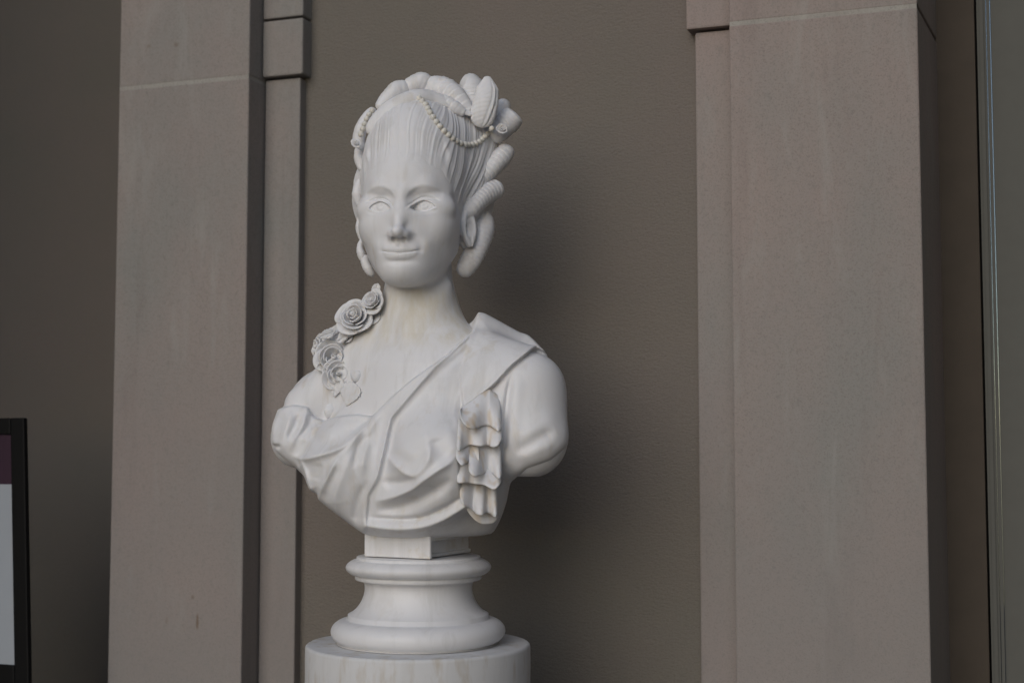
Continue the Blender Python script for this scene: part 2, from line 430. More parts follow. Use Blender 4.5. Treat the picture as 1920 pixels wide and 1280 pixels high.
def head_ops(F, feat=True):
    B = HB.T
    H = Field()
    add_ell(H, hl(0, -20, 30), (96, 112, 120), 0, B)                         # skull
    add_ell(H, hl(0, 22, -40), (85, 82, 112), 30, B)                         # face mask
    add_ell(H, hl(0, 26, 45), (82, 71, 72), 30, B)                           # forehead
    for sx in (-1, 1):
        add_ell(H, hl(sx * 52, 50, -42), (34, 38, 32), 34, B)                # cheek bones
        add_cap(H, hl(sx * 57, -2, -74), hl(sx * 26, 64, -127), 21, 18, 34)   # jaw
        add_cap(H, hl(sx * 14, 89, 11), hl(sx * 42, 80, 25), 4, 4, 26)       # brows
        add_cap(H, hl(sx * 42, 80, 25), hl(sx * 70, 58, 15), 4, 3, 26)
    add_ell(H, hl(0, 70, -94), (44, 40, 34), 30, B)                          # muzzle
    add_ell(H, hl(0, 78, -128), (31, 31, 24), 26, B)                         # chin
    for sx in (-1, 1):                                                        # sockets
        add_ell(H, hl(sx * 42, 116, 0), (29, 22, 10), 18, B, 's')
        add_ell(H, hl(sx * 24, 111.5, -6), (8, 12, 13), 18, B, 's')
    add_cap(H, hl(0, 92, 10), hl(0, 104, -26), 7, 7, 24)                   # nose
    add_cap(H, hl(0, 104, -26), hl(0, 125, -60), 7, 8.5, 24)
    add_ell(H, hl(0, 128, -63.5), (9.5, 10.5, 9), 7, B)
    for sx in (-1, 1):
        add_ell(H, hl(sx * 13.4, 111, -67), (6.6, 12.5, 6.8), 12, B)
        add_ell(H, hl(sx * 20, 86, -36), (15, 16, 28), 22, B)
        add_ell(H, hl(sx * 8.6, 117, -77), (5.4, 9, 7), 2, B, 's')
        # lids, opening, ball
        add_ell(H, hl(sx * 41, 60.5, -12.5), (52, 34.2, 33.6), 7, B)
    ex, = (41,)
    def almond(P):
        q = hloc(P); X = np.abs(q[:, 0]); Z = q[:, 2]; Y = q[:, 1]
        t = (X - 41) / 21.5
        mid = -15 + 2.2 * t
        up = mid + 11.6 * np.clip(1 - np.abs(t + .08) ** 2.2, -3, 1); lo = mid - 6.2 * np.clip(1 - np.abs(t) ** 2.4, -3, 1)
        a = np.maximum(Z - up, lo - Z) * .8
        return np.maximum(a, 60 - Y)
    H.add('s', almond, 2.0, (hl(-75, 50, -40) - 40, hl(75, 110, 20) + 40))
    for sx in (-1, 1):
        add_ell(H, hl(sx * 41, 60.5, -13.5), (50, 31.0, 30.4), 0, B)
    def relief(P):
        q = hloc(P); X, Y, Z = q[:, 0], q[:, 1], q[:, 2]; A = np.abs(X)
        front = sstep(20, 45, Y)
        d = np.zeros(len(P), np.float32)
        # mouth
        c = np.clip(A / 32.5, 0, 1); win = sstep(35, 27, A)
        zm = -99.5 + 5.2 * c ** 2.4 - 1.0 * g1(X, 6)
        zt = -89.5 + 1.6 * g1(A - 8, 6) - 1.6 * g1(X, 4) - 2.5 * c ** 2; zt = np.maximum(zt, zm + .3)
        zb = -108.5 + 11 * c ** 2.4; zb = np.minimum(zb, zm - .3)
        tu = np.clip((Z - zm) / (zt - zm), 0, 1); tb = np.clip((zm - Z) / (zm - zb), 0, 1)
        up = 3.0 * np.where(Z > zt, g1(Z - zt, 6), sstep(-.1, .75, tu)) * (Z > zm) * (1 - .55 * c)
        lw = 3.3 * np.where(Z < zb, g1(zb - Z, 4.5), sstep(-.1, .34, tb) * (1 - .25 * tb)) * (Z <= zm) * (1 - .6 * c ** 2)
        lw = np.where(Z < zb, lw * .75, lw) * sstep(38, 30, A)
        d -= (up + lw) * win
        d += 2.0 * g1(Z - zm, 1.6) * sstep(38, 29, A)
        d += 1.4 * g1(A - 36, 4.5) * g1(Z + 94, 5)
        d -= 1.6 * g1(A - 47, 9) * g1(Z + 84, 13)
        d += 3.4 * g1(Z + 114, 6) * g1(X, 24)
        d += 1.8 * g1(X, 5) * sstep(-92, -87, Z) * sstep(-73, -79, Z)
        # cheek fold
        nl = A - (25 + (-(Z + 64)) * .62)
        d += .8 * g1(nl, 8) * sstep(-62, -70, Z) * sstep(-102, -88, Z)
        # crease above the upper lid and a soft bag below
        t = (A - 41) / 24
        cz = 4.0 - 10 * t * t * np.where(t < 0, 1.3, .6) + 1.2 * t
        d += 2.6 * g1(Z - cz, 2.0) * sstep(1.25, .85, np.abs(t))
        lz = -24 + 5 * t * t
        d += 1.2 * g1(Z - lz, 3.0) * sstep(1.2, .7, np.abs(t))
        za = 22.5 - np.where(t < 0, 12, 5) * t * t
        d += 1.1 * sstep(3, -5, Z - za) * sstep(-6, 3, Z - cz) * sstep(1.45, 1.0, np.abs(t))
        d -= .5 * g1(Z - za - 4, 4) * sstep(1.5, .9, np.abs(t))
        # incised iris and pupil
        ix = A - 41 - np.sign(X) * 0.0; r = np.sqrt((X - np.sign(X) * 41) ** 2 + (Z + 11) ** 2)
        on = (r < 13) & (Y > 78)
        d += np.where(on, .9 * g1(r - 8.3, 1.3) + 1.4 * g1(np.sqrt((X - np.sign(X) * 41 - 1.5) ** 2 + (Z + 9.5) ** 2), 3.0), 0)
        return d * front
    F.add('u', H, 20, (HC - 170, HC + 160))
    F.add('d', relief, 0, (hl(0, 60, -60) - 110, hl(0, 60, -40) + 110))
    # her left ear
    for sx in (1,):
        e1 = HB @ np.array([sx * .74, -.67, 0]); e3 = np.array([0, 0, 1.0]) + HB @ np.array([0, -.16, 0]); e3 /= np.linalg.norm(e3)
        en = np.cross(e1, e3) * sx; ec = hl(sx * 103, -12, -38)
        AX = np.stack([e1, e3, en]).astype(np.float32); ecf = ec.astype(np.float32)
        def ear(P, AX=AX, ecf=ecf):
            q = (P - ecf) @ AX.T; a, z, n = q[:, 0], q[:, 1], q[:, 2]
            wz = 14.5 - 3 * sstep(-5, -34, z)
            rr = np.sqrt((a / wz) ** 2 + (z / 36.5) ** 2); sd = (rr - 1) * 15
            d = np.maximum(sd, np.abs(n + 1) - 4.6)
            d = smin(d, np.sqrt((sd + 3.6) ** 2 + (n - 3.6) ** 2 * .7) - 4.0 + 2.0 * sstep(-8, -26, z) * (a < 3), 3)
            anti = np.sqrt(((a + 1.0) / 8.5) ** 2 + ((z + 6) / 17) ** 2)
            d = smin(d, np.sqrt(((anti - 1) * 9) ** 2 + (n - 3.0) ** 2) - 2.4 + 3 * sstep(-14, -24, z), 3)
            conc = np.sqrt((a + 4) ** 2 / 42 + (z + 6) ** 2 / 190 + (n - 7.5) ** 2 / 80) - 1
            d = np.maximum(d, -conc * 5)
            return d
        F.add('u', ear, 6, (ec - 42, ec + 42))

FF = Field(); torso_ops(FF); neck_ops(FF); head_ops(FF)
# ------------------------------------------------------------------ robe: the torso thickened by a carved relief of layers and folds
def poly_sd(poly, q):
    """signed distance (negative inside) of 2-D points q to a closed polygon"""
    d = np.full(len(q), 1e9); ins = np.zeros(len(q), bool)
    n = len(poly)
    for i in range(n):
        a, b = poly[i], poly[(i + 1) % n]; e = b - a; w = q - a
        h = np.clip((w @ e) / (e @ e + 1e-9), 0, 1)
        d = np.minimum(d, ((w - h[:, None] * e) ** 2).sum(1))
        c = ((a[1] <= q[:, 1]) != (b[1] <= q[:, 1])) & ((e[0] * w[:, 1] - e[1] * w[:, 0] > 0) == (e[1] > 0))
        ins ^= c
    return np.where(ins, -1, 1) * np.sqrt(d)
def line_d(line, q):
    d = np.full(len(q), 1e9); along = np.zeros(len(q)); n = len(line) - 1
    for i in range(n):
        a, b = line[i], line[i + 1]; e = b - a; w = q - a
        h = np.clip((w @ e) / (e @ e + 1e-9), 0, 1)
        dd = ((w - h[:, None] * e) ** 2).sum(1); m = dd < d
        d = np.where(m, dd, d); along = np.where(m, (i + h) / n, along)
    return np.sqrt(d), along
def on_torso(pts):
    """traced picture points -> (u, v) where they lie on the carved torso"""
    P = hit(FB, pts, default=0.0); return P[:, [0, 2]]
U0, V0, UN, VN = -320, -200, 640, 480
gq = np.stack(np.meshgrid(np.arange(UN) + U0, np.arange(VN) + V0, indexing='ij'), -1).reshape(-1, 2).astype(float)
RELIEF = np.zeros(len(gq))
def layer(pts, th, edge, closed=True):
    p = on_torso(pts); sd = poly_sd(p, gq)
    return th * sstep(0, -edge, sd), sd
def fold(pts, amp, wid, taper=True, smooth=True):
    global RELIEF
    p = on_torso(pts)
    if smooth and len(p) > 2: p = resample(p, 6)
    d, a = line_d(p, gq)
    t = np.clip(np.minimum(a, 1 - a) * 5, 0.0, 1) if taper else 1.0
    w = wid * (.6 + .4 * t)
    RELIEF = RELIEF + (1.25 if abs(amp) > 3 else 1.0) * amp * t * np.exp(-(d / w) ** (1.35 if amp > 3 else 2))
# bare skin above the neckline: the robe sinks beneath it there
skin = [(690, 480), (905, 480), (890, 590), (882, 620), (835, 663), (771, 708), (733, 740), (710, 763), (697, 776), (670, 773), (632, 777), (608, 785),
        (592, 780), (584, 770), (581, 760), (552, 756), (520, 760), (490, 764), (430, 700), (560, 540)]
sk = poly_sd(on_torso(skin), gq)
# sash falling from her left shoulder across the chest
sash_r = [(891, 596), (880, 635), (816, 695), (762, 757), (738, 786), (724, 850), (713, 896), (694, 930), (690, 996)]
sash_l = [(882, 618), (835, 663), (771, 708), (733, 740), (710, 763), (692, 784), (665, 814), (650, 836), (626, 860), (608, 896), (594, 930)]
ly, sash_sd = layer(sash_r + [(680, 1010), (640, 985), (594, 945)] + sash_l[::-1], 6, 6); RELIEF += ly
# flat lapel over her left breast, edge rolling over the sleeve
lapel = [(893, 590), (940, 596), (1014, 646), (1023, 661), (1008, 654), (992, 660), (959, 686), (925, 723), (895, 747), (868, 766), (862, 778), (868, 796), (905, 803), (880, 815),
         (845, 800), (835, 740), (850, 690), (880, 640)]
ly, lap_sd = layer(lapel, 6, 40); RELIEF += ly
lap_edge = [(1023, 661), (1008, 654), (992, 660), (959, 686), (925, 723), (895, 747), (868, 766)]
p = on_torso(lap_edge); side = poly_sd(on_torso(lap_edge + [(862, 700), (893, 590), (960, 590)]), gq)
dl, al = line_d(resample(p, 6), gq)
RELIEF += np.where(side < 0, 9 * np.exp(-dl / 42), -3.5 * np.exp(-dl / 9)) * 1.0
fold([(1018, 658), (992, 657), (957, 683), (922, 720), (893, 744), (866, 763)], 2.5, 5)
fold([(960, 694), (952, 747), (947, 800), (941, 870)], -7, 5)
fold([(972, 700), (966, 760), (960, 830)], 3, 12)
fold([(930, 740), (926, 780)], 3, 14)
# hems of the sash
fold([(884, 640), (812, 696), (757, 757), (732, 787), (717, 850), (706, 895), (688, 930)], 3.0, 5.5)
fold([(880, 622), (833, 667), (769, 712), (731, 744), (706, 768)], 2.2, 4)
fold([(896, 604), (886, 642), (822, 703), (769, 763), (744, 792), (730, 850), (719, 898), (700, 934), (697, 990)], -2.2, 7)
# sash folds
fold([(720, 770), (697, 800), (684, 850), (676, 900)], 5, 10)
fold([(700, 810), (672, 840), (664, 878)], -4, 7)
fold([(668, 836), (648, 880), (630, 930), (640, 965)], 4, 11)
fold([(690, 900), (672, 940), (668, 985)], -4, 9)
fold([(640, 870), (622, 905), (612, 940)], -3, 8)
# her left breast: swags
fold([(723, 852), (738, 869), (757, 886), (774, 892), (793, 878), (804, 856), (806, 832)], 5.5, 7)
fold([(735, 845), (760, 862), (782, 864), (797, 845)], -2, 10)
fold([(806, 880), (805, 850), (800, 822), (796, 800)], 1.8, 8)
fold([(700, 938), (729, 934), (766, 919), (795, 899), (822, 880), (842, 868), (856, 852)], 8.5, 8)
fold([(716, 905), (750, 905), (780, 896)], -5, 9)
fold([(814, 820), (826, 846), (838, 858)], -3.5, 12)
fold([(840, 800), (848, 830), (858, 850)], 2.2, 9)
fold([(704, 955), (750, 950), (800, 928), (850, 896)], -8, 12)
fold([(765, 800), (775, 830), (772, 850)], -2, 14)
# roll of cloth along the bottom
fold([(690, 984), (735, 990), (785, 988), (828, 974), (872, 948)], 13, 13, taper=False)
fold([(692, 968), (735, 973), (786, 971), (826, 956), (866, 930)], -6, 5)
# bodice over her right breast
fold([(584, 771), (594, 781), (610, 784), (632, 778), (668, 775), (698, 779)], 3.5, 5)
fold([(554, 852), (580, 858), (611, 850), (644, 837), (664, 818), (690, 790)], 8.5, 7.5)
fold([(585, 815), (610, 828), (640, 818), (672, 800)], -4, 12)
fold([(572, 833), (585, 808), (604, 795)], 3, 6)
fold([(572, 856), (578, 888), (585, 912), (594, 928)], 6, 7)
fold([(556, 856), (566, 885), (584, 925), (610, 952)], 4, 7)
fold([(632, 856), (615, 890), (596, 926)], 5.5, 7)
fold([(600, 868), (598, 888), (597, 902)], -2.5, 10)
fold([(696, 785), (672, 800), (658, 814)], -3, 5)
# her right sleeve
fold([(534, 759), (556, 758), (581, 760)], 1.0, 4)
fold([(550, 772), (545, 800), (541, 829), (543, 850)], 3.2, 7)
fold([(536, 775), (530, 805), (526, 832)], -3, 9)
fold([(576, 768), (571, 800), (560, 822), (552, 845)], 4.5, 6)
fold([(563, 775), (557, 800), (549, 825)], -4, 6)
fold([(586, 770), (582, 795), (570, 820)], -4, 6)
fold([(505, 836), (537, 837)], -6, 4)
# her left sleeve
fold([(965, 850), (1000, 826), (1040, 806)], -4, 12)
fold([(975, 835), (1010, 800), (1045, 775)], 2, 14)
fold([(965, 860), (1005, 845), (1040, 830)], 2.5, 10)
bed = [(866, 788), (900, 778), (934, 782), (936, 850), (936, 905), (905, 950), (880, 945), (864, 925), (860, 860)]      # hollow behind the frill
RELIEF -= 24 * sstep(4, -12, poly_sd(on_torso(bed), gq))
CLOTH = sstep(0, 6, sk)
RELIEF = CLOTH * (6 + RELIEF) - (1 - CLOTH) * 8
# the seam and bodice piping on the flat cloth
fold([(797, 725), (818, 727), (839, 731)], 1.0, 2.0)
RELIEF = RELIEF.reshape(UN, VN)
k = np.exp(-(np.arange(-4, 5) / 1.3) ** 2 / 2); k /= k.sum()
for ax in (0, 1): RELIEF = np.apply_along_axis(lambda r: np.convolve(r, k, mode='same'), ax, RELIEF)
RELIEF = RELIEF.astype(np.float32)
def relief_at(P):
    x = np.clip(P[:, 0] - U0, 0, UN - 1.01); y = np.clip(P[:, 2] - V0, 0, VN - 1.01)
    i = x.astype(int); j = y.astype(int); fx = x - i; fy = y - j
    r = (RELIEF[i, j] * (1 - fx) + RELIEF[i + 1, j] * fx) * (1 - fy) + (RELIEF[i, j + 1] * (1 - fx) + RELIEF[i + 1, j + 1] * fx) * fy
    b = sstep(120, 40, P[:, 1])
    return -(r * b + 5 * (1 - b)).astype(np.float32)
FD = Field(); torso_ops(FD)
add_ell(FD, T(556, 828, 34), (46, 44, 50), 44)                            # sleeve runs into the bodice
add_ell(FD, T(886, 918, -6), (62, 90, 92), 36)                              # side of the trunk below her left arm
add_cap(FD, T(897, 618, 5), T(985, 658, 20), 27, 16, 30)
add_cap(FD, T(985, 656, 20), T(1014, 668, 10), 14, 8, 16)
outline = [(480, 560), (1100, 560), (1075, 740), (1064, 790), (1055, 836), (1020, 863), (978, 878), (964, 893), (954, 940), (942, 972), (930, 1003), (690, 1003), (664, 988),
           (612, 955), (570, 922), (551, 878), (520, 851), (506, 836), (499, 812), (485, 770)]
OUT = np.array([T(x, y, 0)[[0, 2]] for x, y in outline])
FD.add('d', relief_at)
FD.add('i', lambda P: poly_sd(OUT, P[:, [0, 2]].astype(float)).astype(np.float32), 18)
# ------------------------------------------------------------------ hair
HF = Field()
def hair_ops(F):
    B = HB.T
    add_ell(F, hl(0, -20, 30), (96, 112, 120), 0, B)
    add_ell(F, hl(0, 26, 45), (82, 71, 72), 30, B)
    add_ell(F, hl(0, -42, 92), (104, 128, 128), 30, B)                       # pompadour
    add_ell(F, hl(24, -105, 125), (122, 80, 88), 50, B)                      # swept-back side
    add_ell(F, T(836, 212, 46), (80, 44, 30), 20)                            # mass under the rolls
    add_ell(F, hl(0, -58, -20), (94, 78, 88), 30, B)                         # nape
    for sx in (-1, 1):
        add_ell(F, hl(sx * 74, -62, -45), (34, 50, 82), 24, B)               # hair behind the ears
        add_ell(F, hl(sx * 90, -88, 40), (50, 64, 80), 34, B)
    HS = Field()
    add_ell(HS, hl(0, -20, 30), (96, 112, 120), 0, B); add_ell(HS, hl(0, 22, -42), (85, 82, 114), 30, B); add_ell(HS, hl(0, 26, 45), (82, 71, 72), 30, B)
    def strands(P, d):
        q = hloc(P); X, Y, Z = q[:, 0], q[:, 1], q[:, 2]; A = np.abs(X)
        zh = 70 - 9 * (X / 70) ** 2 - 62 * sstep(66, 97, A) - 120 * sstep(12, -30, Y)
        e = Z - zh
        sg = np.sign(X)
        c1 = X * (1 - .0016 * (Z - 70)) + 1.4 * np.sin(Z * .05 + X * .05)
        c2 = sg * (88 + (50 - Y) * .95 - .48 * (Z - 40)) + 2.4 * np.sin(Z * .06 + Y * .04)
        w = sstep(56, 104, A + .25 * np.maximum(40 - Y, 0)); c = c1 * (1 - w) + c2 * w
        s = noise1(c * .24, 1) * .65 + noise1(c * .47, 2) * .7 + noise1(c * .06, 3) * .35 - .85 + .22 * (noise1(c * .3 + 9 + Z * .012, 4) - .5)
        am = (.25 * sstep(-3, 6, e) + .75 * sstep(0, 40, e)) * (1.8 + 1.9 * w)
        near = HS(P) + 30 * sstep(-10, -40, e) + 1.0 - 1.9 * sstep(-16, 14, e) - .8 * (noise1(c * .2, 7) - .5) * sstep(-16, 0, e)
        f = sstep(2, 62, e)
        return (near * (1 - f) + (d + 1.0) * f - s * am).astype(np.float32)
    F.add('x', strands)
hair_ops(HF)
# ------------------------------------------------------------------ marble bust on its socle and pedestal
VB = T(786, 1203, 0)[2]                               # height of the pedestal's top in carving units
BASE = np.array([0.0, 0.0, VB])
bust = tag(empty('marble_bust', (BUST.x, BUST.y, CAMZ + S * VB), TH),
           'white marble bust of a woman with piled curls, pearls, roses and draped robe', 'statue')
def L(P): return (np.asarray(P, float) - BASE) * S
def carve(name, F, lo, hi, h, mat, parent=bust, inside=None, lip=1.55):
    V, Q = mesh_field(F, lo, hi, h, lip)
    if inside is not None:                            # leave out what is buried deep in the covering parts
        dead = np.zeros(len(V), bool)
        for G, dep in inside:
            for i in range(0, len(V), 20000): dead[i:i + 20000] |= G(V[i:i + 20000].astype(np.float32)) < -dep
        Q = Q[~dead[Q].all(1)]
        use = np.unique(Q); mp = np.zeros(len(V), np.int64); mp[use] = np.arange(len(use)); V = V[use]; Q = mp[Q]
    o = link(name, mesh(name, L(V), Q), mat, parent)
    print(name, len(V)); return o
import time; _t = time.time()
figure = carve('figure', FF, (-310, -260, -60), (300, 190, 600), 1.25, M['marble_skin'], inside=[(FD, 34), (HF, 16)])
print('t', time.time() - _t)
robe = carve('robe', FD, (-320, -280, -190), (320, 200, 260), 1.6, M['marble'], lip=7.0)
print('t', time.time() - _t)
hair = carve('hair', HF, (-220, -150, 330), (240, 240, 700), 1.3, M['marble'])
print('t', time.time() - _t)
# ------------------------------------------------------------------ tubes: curls, bands
def nrm(v): return v / (np.linalg.norm(v, axis=-1, keepdims=True) + 1e-9)
def tube(name, pts, rad, mat, parent, turns=6.0, groove=.10, flat=1.0, ends=(1.0, 1.0), strands=5, ring=56, step=1.5, up=(0, -1, 0), vein=0.0, seed=0):
    """a lock of hair swept along a curve; pts carry the radius scale by position, grooves wind round it"""
    p = resample(pts, step); n = len(p)
    t = np.linspace(0, 1, n); r = np.interp(t, np.linspace(0, 1, len(rad)), rad)
    s = np.concatenate([[0], np.cumsum(np.linalg.norm(np.diff(p, axis=0), axis=1))]); Ltot = s[-1]
    e0, e1 = ends[0] * r[0] + 1e-6, ends[1] * r[-1] + 1e-6
    rr = r * np.sqrt(np.clip(1 - np.clip(1 - s / e0, 0, 1) ** 2, .0, 1)) * np.sqrt(np.clip(1 - np.clip(1 - (Ltot - s) / e1, 0, 1) ** 2, .0, 1))
    rr = np.maximum(rr, .05)
    tan = nrm(np.gradient(p, axis=0)); ref = np.array(up, float)
    a = nrm(np.cross(tan, ref)); b = nrm(np.cross(tan, a))
    th = np.linspace(0, 2 * np.pi, ring, endpoint=False)
    ph = 2 * np.pi * turns * t[:, None] + th[None]
    prof = 1 - groove * .75 * (.5 + .5 * np.cos(ph)) ** 9 - groove * .22 * (.5 + .5 * np.cos(ph * strands + 1.3 + .7 * np.sin(ph))) ** 2 - groove * .12 * (.5 + .5 * np.cos(ph * (strands * 2 + 1))) + groove * .3 * np.sin(ph * .5 + 1) ** 2
    prof = prof * (1 + .03 * np.sin(t[:, None] * 9 + th[None] * 2 + seed))
    if vein:
        dth = (th[None] + np.pi / 2 - .42 - .5 * t[:, None] + np.pi) % (2 * np.pi) - np.pi
        prof = prof - vein * np.exp(-(np.abs(dth) - .2) ** 2 / .012) + vein * .6 * np.exp(-dth ** 2 / .012)
        prof = prof - .05 * (.5 + .5 * np.cos(t[:, None] * 75 + np.abs(dth) * 7)) ** 3 * np.clip(np.abs(dth) * 2, 0, 1)
    V = p[:, None] + rr[:, None, None] * prof[..., None] * (np.cos(th)[None, :, None] * a[:, None] + flat * np.sin(th)[None, :, None] * b[:, None])
    V = V.reshape(-1, 3)
    i = np.arange(n - 1)[:, None] * ring; j = np.arange(ring)[None]; k = (j + 1) % ring
    Q = np.stack([i + j, i + k, i + ring + k, i + ring + j], -1).reshape(-1, 4)
    return link(name, mesh(name, L(V), Q), mat, parent)
def on_hair(px, py, off=0.0, w=None):
    P = hit(HF, [(px, py)], default=0.0 if w is None else w)[0]
    P[1] -= off; return P
def path(spec): return np.array([T(x, y, w) for x, y, w in spec])
MB_ = M['marble']
def curl(spec, rad, label=None, **k):
    o = tube('curl', path(spec), rad, MB_, hair, **k)
    if label: o['label'] = label
    return o
# right side, from the ear upward
curl([(884, 396, 42), (902, 406, 34), (907, 428, 24), (894, 465, 10), (877, 496, 2), (862, 516, -2)], [12, 19, 22, 22, 20, 14], turns=17, ends=(1, .9), groove=.075)
curl([(862, 416, -14), (880, 394, -12), (896, 378, 2), (916, 362, 20), (937, 350, 38)], [12, 17, 19, 20, 18], turns=14, groove=.085, ends=(1, .6))
curl([(884, 356, 10), (902, 336, 20), (924, 314, 30), (943, 292, 42), (954, 276, 52)], [10, 15, 18, 19, 15], turns=12, groove=.085, ends=(1, .7))
curl([(918, 262, 40), (934, 248, 46), (950, 232, 46), (968, 212, 42)], [14, 21, 24, 21], 'short fat curl standing out at the top of the right side', turns=7, groove=.06, ends=(.8, .35))
curl([(922, 224, 50), (936, 208, 60), (946, 199, 62), (956, 194, 64)], [12, 15, 17, 12], turns=6, groove=.06)
curl([(901, 240, 0), (907, 208, -4), (913, 178, -2), (914, 143, 4)], [18, 24, 25, 21, 5], 'upright leaf-shaped lock with a central rib', turns=0, groove=.0, flat=.42, ends=(.9, .5), vein=.13)
# top
curl([(884, 216, 30), (886, 188, 44), (881, 164, 50), (862, 157, 54)], [24, 31, 29, 20], turns=8, groove=.06, ends=(.6, .9))
curl([(796, 176, 44), (814, 165, 34), (832, 168, 28), (850, 180, 20), (869, 197, 12), (886, 212, 8)], [15, 22, 25, 23, 17, 9], 'tapering ringed roll across the top', turns=9, groove=.10, ends=(.9, .7))
curl([(796, 188, 16), (812, 186, 6), (830, 191, 0), (852, 202, -4), (874, 214, -4)], [9, 13, 15, 13, 7], turns=8, groove=.09, ends=(.9, .8))
curl([(758, 178, 44), (772, 162, 40), (790, 156, 36), (808, 164, 34)], [14, 18, 21, 17], turns=8, groove=.06, ends=(.8, .9))
curl([(708, 206, 26), (726, 186, 30), (746, 170, 34), (768, 166, 38)], [9, 15, 19, 15], turns=8, groove=.05, ends=(.8, .8))
# picture left
curl([(682, 286, 34), (673, 264, 36), (678, 240, 34), (692, 216, 32), (704, 204, 32)], [8, 12, 13, 11, 8], turns=6, groove=.05)
curl([(680, 322, 30), (673, 298, 34), (674, 274, 38)], [6, 10, 8], turns=5, groove=.07)
curl([(678, 392, 30), (670, 366, 30), (676, 336, 34)], [6, 11, 7], turns=6, groove=.05)
curl([(680, 452, 24), (674, 428, 22), (678, 400, 26)], [5, 8, 5], turns=5, groove=.08)
curl([(684, 492, 14), (677, 476, 12), (675, 462, 16), (682, 446, 22)], [6, 8, 6, 5], turns=4, groove=.14)
curl([(701, 518, 8), (692, 507, 4), (685, 492, 8), (687, 478, 14)], [5, 9, 9, 6], turns=4, groove=.14)
# smooth band bowed over the crown
tube('hair_band', path([(690, 252, -12), (706, 228, -18), (730, 205, -24), (756, 189, -26), (784, 180, -22), (810, 182, -14), (836, 192, -10), (862, 205, -6), (886, 216, -4)]), [11, 15, 17, 17, 16, 14, 11, 8, 5],
     MB_, hair, turns=0, groove=0, flat=.6, ends=(1.2, 1), up=(0, -1, .6))

# ------------------------------------------------------------------ pearls, one mesh shared
def uvsphere(n=16, m=10):
    V = [(0, 0, 1)]; F = []
    for i in range(1, m):
        for j in range(n):
            V.append((math.sin(math.pi * i / m) * math.cos(2 * math.pi * j / n), math.sin(math.pi * i / m) * math.sin(2 * math.pi * j / n), math.cos(math.pi * i / m)))
    V.append((0, 0, -1)); bmv = V
    for j in range(n): F.append((0, 1 + j, 1 + (j + 1) % n))
    for i in range(m - 2):
        for j in range(n): F.append((1 + i * n + j, 1 + (i + 1) * n + j, 1 + (i + 1) * n + (j + 1) % n, 1 + i * n + (j + 1) % n))
    for j in range(n): F.append((1 + (m - 2) * n + j, len(V) - 1, 1 + (m - 2) * n + (j + 1) % n))
    me = bpy.data.meshes.new('pearl'); me.from_pydata([tuple(c * S for c in v) for v in V], [], F); me.materials.append(M['marble_pearl']); me.shade_smooth(); return me
pearl_me = uvsphere()
def strand(label, ptsl, r0, r1, off=2.0, w=None):
    root = empty('pearl_strand'); root.parent = bust; root['label'] = label
    px = resample(ptsl, 2.0); P = hit(HF, px, default=0.0 if w is None else w); P[:, 1] -= off
    P = resample(P, 1.0); acc = 0.0; last = 0.0
    s = np.concatenate([[0], np.cumsum(np.linalg.norm(np.diff(P * [1, .6, 1], axis=0), axis=1))]); tot = s[-1]
    q = 0.0; prev = None
    while q <= tot:
        r = r0 + (r1 - r0) * q / tot
        c = np.array([np.interp(q, s, P[:, k]) for k in range(3)])
        o = bpy.data.objects.new('pearl', pearl_me); col.objects.link(o); o.parent = root
        o.location = L(c); o.scale = (r,) * 3
        q += r * 1.8
    return root
strand('string of pearls looping across the right of the hair', [(786, 186), (798, 197), (807, 213), (818, 229), (832, 245), (846, 258), (860, 268), (876, 272), (892, 270), (906, 260), (918, 247), (926, 236)], 6.4, 5.2)
strand('short string of pearls on the left edge of the hair', [(698, 208), (690, 219), (684, 232), (679, 246), (673, 260)], 5.4, 6.0, w=2)

